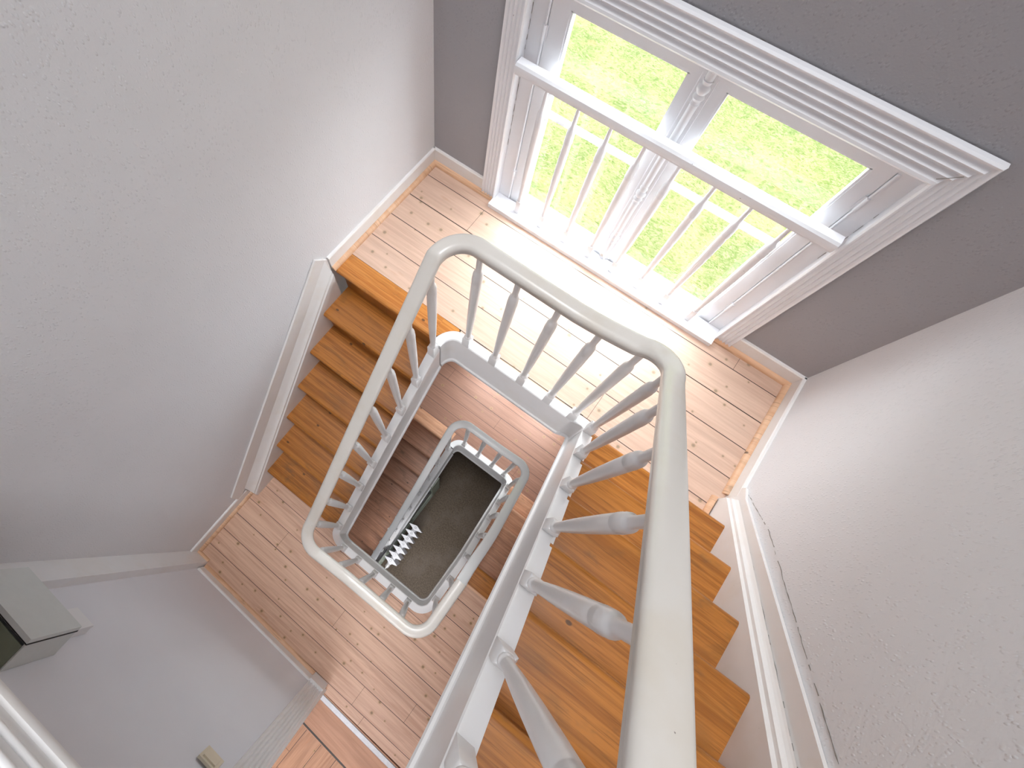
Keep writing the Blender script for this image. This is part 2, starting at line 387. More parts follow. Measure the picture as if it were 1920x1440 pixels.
# ---- skirting boards with quarter-round
def skirt(name, p, q, z, h=.095, t=.014, base=False):
    p = Vector((*p, 0)); q = Vector((*q, 0)); d = (q-p).normalized(); n = Vector((-d.y, d.x, 0))  # n points into the room (left of walking direction)
    bm = BM(); sweep(bm, [(*p.xy, z), (*q.xy, z)], [(0, 0), (t, 0), (t, h-.006), (t-.004, h), (0, h)])
    return obj(name, bm, PAINT_SKIRT, kind='structure')
def qround(name, p, q, z, r=.021, t=.014):
    p = Vector((*p, 0)); q = Vector((*q, 0))
    prof = [(t, 0)]+[(t+r*math.cos(a*math.pi/12), r*math.sin(a*math.pi/12)) for a in range(0, 7)]
    bm = BM(); sweep(bm, [(*p.xy, z), (*q.xy, z)], prof)
    return obj(name, bm, QROUND, kind='structure', smooth=.6)
def lx(y): return -.012+(y-.12)*(.051/3.02)      # left wall face
def rx(y): return 2.092-(y-.12)*(.043/3.02)      # right wall face
AX0, AX1 = .315, 1.768                         # window architrave outside
for z, k in ((ZL1, 0), (ZM, 7)):
    skirt('baseboard_left%s' % ('_lower' if k else ''), (lx(.01), .015), (lx(-.86), -.86), z) if 0 else None
    sfx = '_lower' if k else ''
    skirt('baseboard_left'+sfx, (lx(-.83), -.83), (lx(.01), .01), z) if 0 else skirt('baseboard_left'+sfx, (lx(-.005), .012), (lx(-.83), -.83), z)
    skirt('baseboard_back_left'+sfx, (AX0, .015), (lx(0)+.0, .015), z)
    skirt('baseboard_back_right'+sfx, (rx(0), .015), (AX1, .015), z)
    skirt('baseboard_right'+sfx, (rx(-.64), -.64), (rx(0), .012), z)
    qround('trim_%d' % (k+1), (lx(0), -.0), (lx(-.83), -.83), z)
    qround('trim_%d' % (k+2), (AX0+.085, .015), (lx(0)+.014, .015), z)
    qround('trim_%d' % (k+3), (rx(0)-.014, .015), (AX1-.085, .015), z)
    qround('trim_%d' % (k+4), (rx(-.63), -.63), (rx(0), 0.0), z)
# short kicked piece beside the first tread of the upper right flight
qround('trim_15', (2.058, -.80), (2.058, -.665), ZL1, t=0.0)
# main landing
skirt('baseboard_left_main', (lx(-2.10), -2.10), (lx(-2.62), -2.625), ZL0, .10)
qround('trim_16', (lx(-2.10), -2.10), (lx(-2.6), -2.60), ZL0)
bm = BM(); sweep(bm, [(.012, 0, ZL0), (OX0-.10, 0, ZL0)], [(0, 0), (.014, 0), (.014, .09), (.01, .096), (0, .096)]); dobj('baseboard_front', bm, PAINT_SKIRT, kind='structure')
bm = BM(); sweep(bm, [(.012, 0, ZL0), (OX0-.105, 0, ZL0)], [(.014, 0)]+[(.014+.021*math.cos(a*math.pi/12), .021*math.sin(a*math.pi/12)) for a in range(0, 7)])
dobj('trim_17', bm, QROUND, kind='structure', smooth=.6)
# boxed pipe chase in the corner
bm = BM(); box(bm, -.13, .004, -.02, .048, ZL0, ZL2-.22); dobj('trim_18', bm, PAINT, kind='structure', bevel=.003)
bm = BM(); sweep(bm, [(.004, 0.048, ZL0), (-.12, .048, ZL0)][::-1], [(0, 0)]+[(.018*math.cos(a*math.pi/12), .018*math.sin(a*math.pi/12)) for a in range(0, 7)])
dobj('trim_19', bm, QROUND, kind='structure', smooth=.6)

# ---- fluted architraves
def flute_prof(w, n=4, t=.022, d=.0085):
    pts = [(0, 0), (0, t-.006), (.004, t)]
    m = 8; inner = w-.018
    for i in range(n):
        for j in range(1, m):
            s = (i+j/m)/n; pts.append((.006+inner*s, t-d*math.sin(math.pi*j/m)**1.0))
        pts.append((.006+inner*(i+1)/n, t))
    pts += [(w-.006, t+.002), (w, t-.004), (w, 0)]
    return pts
def architrave(name, x0, x1, ztop, zb, w, mat, y, n=4, parent=None, mk=None, kz=1.0):
    """mitred U of fluted boards; x0,x1 outer edges, profile starts at the outer edge"""
    mk = mk or obj; prof = flute_prof(w, n); outs = []
    sgn = -1 if mk is obj else 1
    def run(P):  # P(u) -> two end points for profile offset u
        bm = BM(); A = []; B = []
        for u, v in prof:
            a, b = P(u); A.append(bm.verts.new((a[0], y+sgn*v, a[1]))); B.append(bm.verts.new((b[0], y+sgn*v, b[1])))
        m = len(prof)
        for j in range(m):
            k = (j+1) % m; bm.faces.new((A[j], A[k], B[k], B[j]))
        bm.faces.new(A); bm.faces.new(B[::-1])
        return mk(name, bm, mat, parent=parent, smooth=.5)
    outs.append(run(lambda u: ((x0+u, zb), (x0+u, ztop-u*kz))))
    outs.append(run(lambda u: ((x1-u, zb), (x1-u, ztop-u*kz))))
    outs.append(run(lambda u: ((x0+u, ztop-u*kz), (x1-u, ztop-u*kz))))
    return outs

# ---- windows
def window(idx, z0):
    W = empty('window_%d' % idx, (1.04, .05, z0)); W['kind'] = 'structure'
    def P(name, bm, mat, **k):
        o = obj(name, bm, mat, **k); o.matrix_world = Matrix.Translation((0, 0, 0)); put(o, W); return o
    for o in architrave('architrave', AX0, AX1, z0+1.190, z0+.02, .084, PAINT_WIN, .015-.006, kz=1.40): put(o, W)
    # lining of the opening
    bm = BM(); box(bm, .372, .397, -.004, .112, z0, z0+1.10); box(bm, 1.686, 1.71, -.004, .112, z0, z0+1.10); box(bm, .372, 1.71, -.004, .112, z0+1.072, z0+1.10)
    P('window_lining', bm, PAINT_WIN)
    bm = BM(); box(bm, .392, 1.69, -.055, .036, z0, z0+.026); P('window_sill', bm, PAINT_WIN, bevel=.006)
    # fixed frame
    bm = BM()
    box(bm, .397, .462, .037, .10, z0, z0+1.077); box(bm, 1.625, 1.686, .037, .10, z0, z0+1.077)
    box(bm, .462, 1.625, .037, .10, z0+1.03, z0+1.077); box(bm, .462, 1.625, .037, .112, z0-.01, z0+.004)
    for x in (.458, 1.629):   # small bead covering the joint
        lathe(bm, [(.0045, z0+.03), (.0045, z0+1.03)], 8, (x, .036, 0))
    P('window_frame', bm, PAINT_WIN, bevel=.002, seg=1)
    # casements
    for k, (sx0, sx1, gx0, gx1) in enumerate(((.464, 1.034, .535, .973), (1.037, 1.623, 1.10, 1.571))):
        bm = BM(); ya, yb = .042, .082
        box(bm, sx0, gx0, ya, yb, z0+.005, z0+1.03); box(bm, gx1, sx1, ya, yb, z0+.005, z0+1.03)
        box(bm, gx0, gx1, ya, yb, z0+1.003, z0+1.03); box(bm, gx0, gx1, ya, yb, z0+.005, z0+.022)
        S = P('casement', bm, PAINT_WIN, bevel=.0025, seg=1)
        # stepped glazing bead round the panes
        bm = BM()
        for a, b in ((gx0-.002, gx0+.007), (gx1-.007, gx1+.002)): box(bm, a, b, .046, .075, z0+.02, z0+1.005)
        box(bm, gx0, gx1, .046, .075, z0+.997, z0+1.005)
        o = obj('glazing_bead', bm, PAINT_WIN, bevel=.002, seg=1); put(o, S); o.matrix_parent_inverse = Matrix(); o.parent = S
        for zz, hh in ((.574, .030), (.070, .026)):
            bm = BM(); prism(bm, [(.050, z0+zz+.004), (.056, z0+zz), (.072, z0+zz), (.072, z0+zz+hh-.008), (.062, z0+zz+hh-.004), (.054, z0+zz+hh-.006), (.050, z0+zz+hh-.012)], 'x', gx0, gx1)
            o = obj('glazing_bar', bm, PAINT_WIN); o.parent = S
        for za, zb in ((.022, .07), (.096, .574), (.604, 1.003)):
            bm = BM(); box(bm, gx0, gx1, .060, .063, z0+za, z0+zb); o = obj('glass', bm, GLASS if idx == 1 else GLASS_DIM); o.parent = S
    # centre moulding with turned ornaments
    bm = BM(); box(bm, 1.012, 1.058, .032, .043, z0+.03, z0+1.05)
    lathe(bm, [(.0145, z0+.03), (.0145, z0+1.05)], 16, (1.035, .034, 0))
    lathe(bm, [(.004, z0+.03), (.004, z0+1.03)], 8, (1.010, .04, 0)); lathe(bm, [(.004, z0+.03), (.004, z0+1.03)], 8, (1.060, .04, 0))
    for zc in (.985, .50, .20):
        pr = [(.012, -.055), (.017, -.05), (.013, -.04), (.020, -.025), (.015, -.012), (.021, 0), (.021, .012), (.014, .022), (.018, .035), (.013, .05), (.016, .055), (.012, .06)]
        lathe(bm, [(r, z0+zc+z) for r, z in pr if zc+z < 1.03], 16, (1.035, .034, 0))
    P('centre_moulding', bm, PAINT_WIN, smooth=.7)
    bm = BM(); lathe(bm, [(.004, .034), (.005, .018), (.011, .010), (.013, .002), (.009, -.004), (.002, -.006)][::-1], 14, (1.028, 0, z0+.085), 'y'); P('knob', bm, STEEL, smooth=True)
    for x in (.4585, 1.6285):
        for zz in (.20, .90):
            bm = BM(); lathe(bm, [(.0065, z0+zz-.03), (.0065, z0+zz+.03)], 12, (x, .033, 0)); box(bm, x-.012, x+.012, .036, .0385, z0+zz-.028, z0+zz+.028)
            P('hinge', bm, PAINT_WIN)
    return W
window(1, 0.0); window(2, ZM)

# ---- door 1 (only its fluted frame, lining and threshold show)
DR = empty('door_1', DW, DROT); DR['kind'] = 'structure'
def dpart(name, bm, mat, parent=None, smooth=False, **k):
    o = obj(name, bm, mat, parent=DR, smooth=smooth, **k); return o
architrave('architrave', OX0-.10, OX1+.10, OZT+.10, ZL0+.0, .108, PAINT, 0.0, n=5, mk=dpart)
bm = BM(); box(bm, OX0-.004, OX0+.022, -.15, .004, ZL0, OZT); box(bm, OX1-.022, OX1+.004, -.15, .004, ZL0, OZT); box(bm, OX0, OX1, -.15, .004, OZT-.022, OZT+.004)
dpart('door_lining', bm, PAINT)
bm = BM(); box(bm, OX0-.102, OX0+.004, -.001, .034, ZL0, ZL0+.13); dpart('plinth_block', bm, PAINT, bevel=.003)
bm = BM(); prism(bm, [(-.062, ZL0), (-.058, ZL0+.005), (-.030, ZL0+.005), (-.026, ZL0)], 'x', OX0+.022, OX1-.022)
for i in range(5): lathe(bm, [(.0022, ZL0+.004), (.0022, ZL0+.0062)], 8, (OX0+.14+.165*i, -.044, 0))
th = dobj('threshold_strip', bm, ALU); tag(th, 'aluminium threshold strip screwed across the floor of the doorway', 'threshold strip')

# ------------------------------------------------------------------ strings, rails, balusters : centre line
def smooth01(t): return t*t*(3-2*t)
def zA(y): return -1.07*y-.70
def zB(y): return (y+.826)*1.052
def zC(y): return -1.32-1.13*(y+1.527)
def zD(y): return ZM+(y+.835)*1.04
def build_path(kind, xD):
    """returns list of (x,y,z,seg) from the top landing down to the entrance, kind: 'string' or 'rail'"""
    P = []
    S = kind == 'string'
    r = RC if S else .10
    H = .02 if S else .83
    fA = zA if S else (lambda y: .826-1.04*(y+.687))
    fB = zB if S else (lambda y: .748+1.10*(y+.89))
    fC = zC if S else (lambda y: -.52-1.10*(y+1.62))
    fD = zD if S else (lambda y: ZM+.83-.06+(y+.84)*1.04)
    top = ZL2+H
    def line(p, q, f, seg, n=12):
        for i in range(n+1):
            t = i/n; x = p[0]+(q[0]-p[0])*t; y = p[1]+(q[1]-p[1])*t; P.append((x, y, f(x, y), seg))
    def corner(pts, z0, z1, seg):
        n = len(pts)-1
        for i, (x, y) in enumerate(pts): P.append((x, y, z0+(z1-z0)*smooth01(i/n) if S else z0+(z1-z0)*(i/n), seg))
    # top landing edge, walking +x, then turning to +y
    line((lx(YL2)+.01, YL2), (XA-r, YL2), lambda x, y: top, 'L2')
    corner(arc(XA-r, YL2+r, r, -90, 0), top, top, 'cL2')
    yt = -1.93 if S else -1.985
    line((XA, YL2+r), (XA, yt), lambda x, y: top, 'L2b', 4)
    line((XA, yt), (XA, YW-r), lambda x, y: min(fA(y), top), 'A', 16)
    zc = ZL1+H+(0 if S else .035)
    corner(arc(XA-r, YW-r, r, 0, 90), fA(YW-r), zc, 'cA')
    line((XA-r-.01, YW), (XB+r, YW), lambda x, y: ZL1+H+((zc-ZL1-H)*max(0, (x-1.12)/(XA-r-1.12))**1.5), 'L1')
    corner(arc(XB+r, YW-r, r, 90, 180), ZL1+H, fB(YW-r), 'cL1')
    line((XB, YW-r-.01), (XB, YD0+r), lambda x, y: fB(y), 'B', 16)
    z1 = ZL0+H; zc0 = z1 if S else z1+.045
    corner(arc(XB+r, YD0+r, r, 180, 270), fB(YD0+r), zc0, 'cB')
    line((XB+r+.01, YD0), (XC-r, YD0), lambda x, y: z1+(zc0-z1)*max(0, 1-(x-XB-r)/.2), 'L0')
    corner(arc(XC-r, YD0+r, r, 270, 360), z1, z1, 'cL0')
    yk = -1.63 if S else -1.64
    line((XC, YD0+r+.01), (XC, yk), lambda x, y: z1, 'L0b', 4)
    if S: line((XC, yk), (XC, YW-r), lambda x, y: min(fC(y), z1), 'C', 14)
    else:
        for i in range(15):
            y = yk+.02+(YW-r-yk-.02)*i/14; e = .035; q = fC(y)-z1
            P.append((XC+.02*smooth01(min(1, i/6)), y, z1+.5*(q-math.sqrt(q*q+4*e*e*.25)), 'C'))
    zm = ZM+H; zcm = zm if S else zm+.03
    xo = 0 if S else .02
    corner(arc(XC+xo-r, YW-r, r, 0, 90), fC(YW-r), zcm, 'cC')
    line((XC-r-.01, YW), (xD+r, YW), lambda x, y: zm+(zcm-zm)*max(0, (x-1.15)/(XC-r-1.15))**1.5, 'Lm')
    corner(arc(xD+r, YW-r, r, 90, 180), zm, fD(YW-r), 'cLm')
    line((xD, YW-r-.01), (xD+(0 if S else .03), -1.7), lambda x, y: fD(y), 'D', 12)
    line((xD+(0 if S else .03), -1.75), (xD+(0 if S else .03), -2.44), lambda x, y: fD(y), 'D2', 8)
    return P
SP = build_path('string', .815); RP = build_path('rail', .797)
def seg(P, names): return [(x, y, z) for x, y, z, s in P if s in names]
def nearest(P, x, y, names):
    c = [p for p in P if p[3] in names]; best = None
    for a, b in zip(c, c[1:]):
        A = Vector(a[:2]); B = Vector(b[:2]); d = B-A
        if d.length < 1e-6: continue
        t = max(0, min(1, (Vector((x, y))-A).dot(d)/d.length_squared)); q = A+d*t; e = (q-Vector((x, y))).length
        if best is None or e < best[0]: best = (e, a[2]+(b[2]-a[2])*t)
    return best[1]
# closed string section: walking down with the well on the left?  u>0 = left
def string_prof(w, depth, well):   # well=+1 -> well side is +u
    h = w/2; s = well
    pts = [(-h, 0), (-h, -depth), (h, -depth), (h+.010, -depth+.004), (h+.013, -depth+.016), (h+.010, -depth+.028), (h+.003, -depth+.034), (h, -depth+.042), (h, -.010), (h-.003, -.003), (h-.008, 0)]
    return [(s*u, v) for u, v in pts]
def clean(path):
    out = [path[0]]
    for p in path[1:]:
        if (Vector(p)-Vector(out[-1])).xy.length > .004: out.append(p)
    return out
def string_obj(name, names, w=.048, depth=.27, parent=None, kind=None):
    p = clean(seg(SP, names)); bm = BM(); sweep(bm, p, string_prof(w, depth, +1))
    return obj(name, bm, PAINT, parent=parent, kind=kind, smooth=.5)
string_obj('trim_20', ('cA', 'L1', 'cL1'), .05, kind='structure')
string_obj('trim_21', ('cB', 'L0', 'cL0', 'L0b'), .05, kind='structure')
string_obj('trim_22', ('cC', 'Lm', 'cLm'), .055, kind='structure')
string_obj('trim_23', ('L2', 'cL2', 'L2b'), .05, kind='structure')

for v0 in (-.205, -.165):
    bm = BM(); lathe(bm, [(.009, lx(YL2)+.01), (.009, XA-.10)], 12, (0, YL2+.025, ZL2+.02+v0), 'x'); obj('trim_%d' % (30 if v0 < -.18 else 31), bm, PAINT, kind='structure', smooth=.8)
# loose timber strip and open joint between the boards and the painted edge of the well
bm = BM(); box(bm, .86, 1.30, -.7205, -.709, -.012, .0015); obj('trim_32', bm, QROUND, kind='structure')
bm = BM(); box(bm, .74, 1.40, -.709, -.7045, -.002, .0008); obj('trim_33', bm, BLACK, kind='structure')

CRACK = simple('open_paint_joint', (.34, .32, .30), .9, 0, .3, 80)
def crack(name, pts, normal, w0=.0016, seed=1, parent=None, keep=.75):
    """ragged open joint in the paint: short slivers along a polyline, lying on a face with the given normal"""
    rnd = random.Random(seed); bm = BM(); nv = Vector(normal)
    for a, b in zip(pts, pts[1:]):
        a = Vector(a); b = Vector(b); L = (b-a).length; d = (b-a)/L; sd = d.cross(nv).normalized(); m = max(2, int(L/.018)); off = 0
        P = []
        for i in range(m+1):
            off = off*.6+rnd.uniform(-.0016, .0016); P.append((a+d*L*i/m+sd*off, w0*rnd.uniform(.25, 1.5)))
        for (p, wa), (q, wb) in zip(P, P[1:]):
            if rnd.random() > keep: continue
            v = [bm.verts.new(p-sd*wa), bm.verts.new(q-sd*wb), bm.verts.new(q+sd*wb), bm.verts.new(p+sd*wa)]
            v2 = [bm.verts.new(x.co+nv*.0006) for x in v]
            bm.faces.new(v[::-1]); bm.faces.new(v2)
            for i in range(4): bm.faces.new((v[i], v[(i+1) % 4], v2[(i+1) % 4], v2[i]))
    return obj(name, bm, CRACK, kind='structure')

# ---- flights
def tread(bm, x0, x1, ynose, ztop, depth, s, th=.032):
    """s=+1: nosing faces +y ; rounded nosing"""
    pr = []
    for a in range(-90, 91, 30): pr.append((ynose-s*(th/2)+s*(th/2)*math.cos(math.radians(a)), ztop-th/2+th/2*math.sin(math.radians(a))))
    pr += [(ynose-s*depth, ztop), (ynose-s*depth, ztop-th)]
    prism(bm, pr, 'x', x0, x1)
def flight(name, label, x0, x1, ynose0, z0, dz, dy, n, s, wood, innernames, wallx, wallside, skirt_pts, strw=.048, riser=None, group='painted flights round the stairwell'):
    """treads k=0..n-1 at y=ynose0+k*dy, z=z0+k*dz. s=nosing direction"""
    root = empty(name, ((x0+x1)/2, ynose0, z0)); tag(root, label, 'stairs', group)
    for k in range(n):
        y = ynose0+k*dy; z = z0+k*dz
        xa = x0(y) if callable(x0) else x0
        bm = BM(); tread(bm, xa, x1, y, z, abs(dy)+.035, s); put(obj('tread', bm, wood, smooth=.6), root)
        bm = BM(); box(bm, xa, x1, min(y-s*.026, y-s*.044), max(y-s*.026, y-s*.044), z-abs(dz), z-.030); put(obj('riser', bm, riser or wood), root)
    put(string_obj('inner_string', innernames, strw), root)
    ya, yb = ynose0-dy*.6, ynose0+dy*(n-1); sl = dz/dy; za, zb = z0+(ya-ynose0)*sl, z0+(yb-ynose0)*sl
    bm = BM(); prism(bm, [(ya, za-.262), (yb, zb-.262), (yb, zb-.248), (ya, za-.248)], 'x', x0, x1); put(obj('soffit', bm, PAINT), root)
    for nm, poly, xa, xb in skirt_pts:
        bm = BM(); prism(bm, poly, 'x', 0.0, 1.0)
        for v in bm.verts:
            w_ = lx(v.co.y) if xa < 1 else rx(v.co.y)
            v.co.x = w_+(.001 if v.co.x < .5 else .013)*(1 if xa < 1 else -1)
        put(obj(nm, bm, PAINT_SKIRT, bevel=.002, seg=1), root)
    return root
def band(y0, y1, f, t, b):     # sloped board outline in y-z between offsets b..t of line f
    return [(y0, f(y0)+b), (y1, f(y1)+b), (y1, f(y1)+t), (y0, f(y0)+t)]
nA = lambda y: .19-(y+YA*-1)*1.052 if 0 else .19-(y-YA)*1.052
nB = lambda y: (y-YB)*1.052
nC = lambda y: -1.33-(y+1.527)*1.075
nD = lambda y: ZM+(y+.835)*1.04
def wall_string(side, f, y0, y1, xf, xw, hi=.31, mid=.16, lo=.05, flat0=None, flat1=None):
    """side=-1 left wall, +1 right wall. skirt board on the wall + moulded string in front of it"""
    out = []
    xb = xw-side*.012
    out.append(('wall_skirting', band(y0, y1, f, hi, -.30), min(xw, xb), max(xw, xb)))
    return out
def moulded_string(root, side, f, y0, y1, xf, xw, lo, mid, depth=.28):
    """string beside the wall, face at xf, sloping moulded top from (xf,lo) to (xw,mid)"""
    t = abs(xf-xw); pts = [(0, -depth), (t, -depth), (t, lo), (t-.005, lo+.008), (t-.006, lo+.022), (t-.012*1, lo+.03)]
    pts += [(max(t-.02, .010), lo+.05), (.006, mid-.006), (0, mid)]
    bm = BM(); A = []; B = []
    for u, v in pts:
        def X(y, u=u):
            wl = (lx(y) if side < 0 else rx(y))-side*.001
            return wl+(xf-wl)*(u/t)
        A.append(bm.verts.new((X(y0), y0, f(y0)+v))); B.append(bm.verts.new((X(y1), y1, f(y1)+v)))
    m = len(pts); bm.faces.new(A); bm.faces.new(B[::-1])
    for j in range(m): bm.faces.new((A[j], A[(j+1) % m], B[(j+1) % m], B[j]))
    return put(obj('wall_string', bm, PAINT_SKIRT, smooth=.4), root)

XSR = 2.064; XSL = .019
FA = flight('stair_flight', 'uppermost flight with orange treads on the right, climbing towards the viewer', 1.452, XSR, YA, .19, R_, -G, 7, +1, OAK, ('A',), 0, 0,
            [('wall_skirting', [(-.60, .02), (-.60, .12), (-.66, .16)] + [(-2.0, nA(-2.0)+.20), (-2.0, nA(-2.0)-.3), (-.84, .0)], 2.082, 2.112)])
moulded_string(FA, +1, nA, -.665, -2.0, XSR, 2.09, .035, .075)
yy = [-.62, -.80, -1.0, -1.2, -1.4, -1.6]
crack('trim_34', [(rx(y)-.0006, y, (nA(y)+.202 if y < -.7 else .125+(-.62-y)*.9)) for y in yy], (-1, 0, 0), .0011, 3, keep=.8)
crack('trim_35', [(rx(y)-.014, y, nA(y)+.079) for y in yy[1:]], (-1, 0, 0), .0007, 5, keep=.7)
crack('trim_36', [(.95, .0145, 1.186), (1.30, .0145, 1.186), (1.70, .0145, 1.186)], (0, -1, 0), .001, 8, keep=.5)
crack('trim_37', [(.3975, .036, .35), (.3975, .036, 1.05)], (1, 0, 0), .0016, 9, keep=.7)
crack('trim_38', [(1.6855, .036, .65), (1.6855, .036, .9)], (-1, 0, 0), .0016, 10, keep=.5)
crack('trim_39', [(1.683, -.0152, 1.099), (1.72, -.0152, 1.135)], (0, -1, 0), .0013, 11, keep=.9)
FB = flight('stair_flight', 'orange flight on the left, going down from the window landing to the door landing', XSL, .634, YB-G, -R_, -R_, -G, 6, -1, OAK, ('B',), 0, 0,
            [('wall_skirting', [(-.84, .094), (-.90, .165), (-2.18, -1.12), (-2.18, -1.26), (-.84, -.2)], -.045, -.0)])
moulded_string(FB, -1, nB, -.855, -2.09, XSL, -.02, .045, .16, .3)
bm = BM(); tread(bm, 0.003, .60, YB, 0.0, .121, -1, .036); put(obj('landing_nosing', bm, OAK_NOSE, smooth=.6), FB)
bm = BM(); prism(bm, [(.6, -.706), (.69, -.706), (.70, -.712), (.60, -.826)], 'z', -.03, -.0005); put(obj('landing_nosing', bm, OAK_NOSE), FB)
bm = BM(); box(bm, XSL, .62, YB+.026, YB+.044, -R_, -.03); put(obj('riser', bm, OAK), FB)
gC = .179
FC = flight('stair_flight', 'reddish flight directly below the uppermost one, going down from the door landing', 1.452, 2.085, -1.527+gC, -1.33-.194, -.194, gC, 4, +1, OAK_LOW, ('C',), 0, 0,
            [('wall_skirting', band(-1.6, -.65, nC, .20, -.3), 2.095, 2.11)])
bm = BM(); tread(bm, 1.44, 2.10, -1.527, -1.33, .130, +1, .036); put(obj('landing_nosing', bm, OAK, smooth=.6), FC)
bm = BM(); box(bm, 1.452, 2.10, -1.527-.044, -1.527-.026, -1.524, -1.36); put(obj('riser', bm, OAK_LOW), FC)
bm = BM(); box(bm, 1.47, 2.0, -1.672, -1.657, -1.331, -1.3285); put(obj('nosing_strip', bm, QROUND), FC)
gD = .183
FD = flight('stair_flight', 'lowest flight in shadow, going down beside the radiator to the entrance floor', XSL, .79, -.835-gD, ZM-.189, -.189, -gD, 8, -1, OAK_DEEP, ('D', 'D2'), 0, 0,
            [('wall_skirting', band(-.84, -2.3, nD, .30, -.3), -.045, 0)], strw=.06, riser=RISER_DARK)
bm = BM(); tread(bm, 0.003, .78, -.835, ZM, .130, -1, .036); put(obj('landing_nosing', bm, OAK_LOW, smooth=.6), FD)
bm = BM(); box(bm, XSL, .78, -.835+.026, -.835+.044, ZM-.189, ZM-.03); put(obj('riser', bm, OAK_DEEP), FD)

# ---- banister: one continuous handrail with its balusters
BN = empty('banister', (1.0, -1.3, 0)); tag(BN, 'white banister with a continuous rounded handrail and turned balusters winding round the well', 'banister')
hw = .0295
rail_prof = [(-hw+.010, -.050), (-hw+.004, -.045), (-hw+.004, -.034), (-hw, -.028), (-hw-.001, -.014), (-hw+.003, -.006), (-hw+.009, -.0012), (-.010, .0012), (.010, .0012),
             (hw-.009, -.0012), (hw-.003, -.006), (hw+.001, -.014), (hw, -.028), (hw-.004, -.034), (hw-.004, -.045), (hw-.010, -.050)]
allr = clean([(x, y, z) for x, y, z, s in RP])
ki = min(range(len(allr)), key=lambda i: abs(allr[i][0]-XC)+abs(allr[i][1]+1.66)+abs(allr[i][2]-(ZL0+.83)))
bm = BM(); sweep(bm, allr[:ki+1], rail_prof); put(obj('handrail', bm, PAINT_RAIL, smooth=.75), BN)
bm = BM(); sweep(bm, allr[ki:], rail_prof); o = put(obj('handrail', bm, PAINT_FRESH, smooth=.75), BN); o['label'] = 'freshly painted brighter white lower length of handrail'

def baluster(x, y, zb, zt, slope, axis, lowtop=False):
    """slope: dz per metre along axis for the bottom of the square foot"""
    H = zt-zb; w = .019; bm = BM()
    fh = .075
    v = []
    for (dx, dy) in ((-w, -w), (w, -w), (w, w), (-w, w)):
        d = dy if axis == 'y' else dx
        v.append(bm.verts.new((x+dx, y+dy, zb+slope*d-.004)))
    zt_ = zb+fh
    for (dx, dy) in ((-w, -w), (w, -w), (w, w), (-w, w)): v.append(bm.verts.new((x+dx, y+dy, zt_)))
    for (dx, dy) in ((-.014, -.014), (.014, -.014), (.014, .014), (-.014, .014)): v.append(bm.verts.new((x+dx, y+dy, zt_+.006)))
    for f in ((3, 2, 1, 0), (0, 1, 5, 4), (1, 2, 6, 5), (2, 3, 7, 6), (3, 0, 4, 7), (4, 5, 9, 8), (5, 6, 10, 9), (6, 7, 11, 10), (7, 4, 8, 11), (8, 9, 10, 11)): bm.faces.new([v[i] for i in f])
    z0 = zt_+.002; L = zt-z0
    pr = [(.0125, 0), (.0165, .004), (.0175, .010), (.0150, .016), (.0125, .020), (.0130, .05), (.0152, .16), (.0174, .30), (.0188, .45), (.0196, .62)]
    pr = [(r, t) for r, t in pr]
    prof = [(r, z0+(t if t < .021 else t*L)) for r, t in pr]
    for r, t in ((.0196, .745), (.0186, .751), (.0200, .757), (.0187, .764), (.0202, .771), (.0187, .778), (.0200, .785), (.0190, .793), (.0192, .815), (.0180, .832), (.0158, .842), (.0124, .850), (.0112, .865), (.0122, 1.0)):
        prof.append((r, z0+t*L))
    lathe(bm, prof, 20, (x, y, 0))
    return put(obj('baluster', bm, PAINT, smooth=.8), BN)
ybal = dict(
    A=[-.815, -.972, -1.145, -1.315, -1.48, -1.635, -1.79, -1.95, -2.11],
    B=[-.864, -1.003, -1.145, -1.292, -1.446, -1.59, -1.738, -1.873],
    C=[-1.861, -1.701, -1.52, -1.352, -1.187, -1.026, -.85],
    Dd=[-.86, -1.016, -1.163, -1.323, -1.497, -1.639, -1.766, -1.912, -2.033, -2.18, -2.33])
for y in ybal['A']:
    nm = ('A', 'cA', 'L2b', 'cL2'); s = -1.07 if -1.93 < y < -.83 else 0
    baluster(1.434, y, nearest(SP, XA, y, nm), nearest(RP, XA, y, nm)-.047, s, 'y')
for x in (.769, .922, 1.079, 1.227, 1.357):
    baluster(x, YW-.004, nearest(SP, x, YW, ('cA', 'L1', 'cL1')), nearest(RP, x, YW, ('cA', 'L1', 'cL1'))-.047, 0, 'x')
for y in ybal['B']:
    nm = ('cL1', 'B', 'cB'); baluster(.652, y, nearest(SP, XB, y, nm), nearest(RP, XB, y, nm)-.047, 1.052, 'y')
for x in (.736, .863, 1.007, 1.152, 1.291):
    nm = ('cB', 'L0', 'cL0'); baluster(x, YD0, nearest(SP, x, YD0, nm), nearest(RP, x, YD0, nm)-.047, 0, 'x')
for y in ybal['C']:
    nm = ('cL0', 'L0b', 'C', 'cC'); baluster(1.43, y, nearest(SP, XC, y, nm), nearest(RP, XC+.02, y, nm)-.047, -1.1 if y > -1.6 else 0, 'y')
for x in (.90, 1.059, 1.212, 1.345):
    nm = ('cC', 'Lm', 'cLm'); baluster(x, YW, nearest(SP, x, YW, nm), nearest(RP, x, YW, nm)-.047, 0, 'x')
for y in ybal['Dd']:
    baluster(.80, y, nearest(SP, .83, y, ('cLm', 'D', 'D2')), nearest(RP, .81, y, ('cLm', 'D', 'D2'))-.047, 1.04, 'y')
for x in [.08+.157*i for i in range(9)]:
    baluster(x, YL2, ZL2+.02, ZL2+.83-.047, 0, 'x')

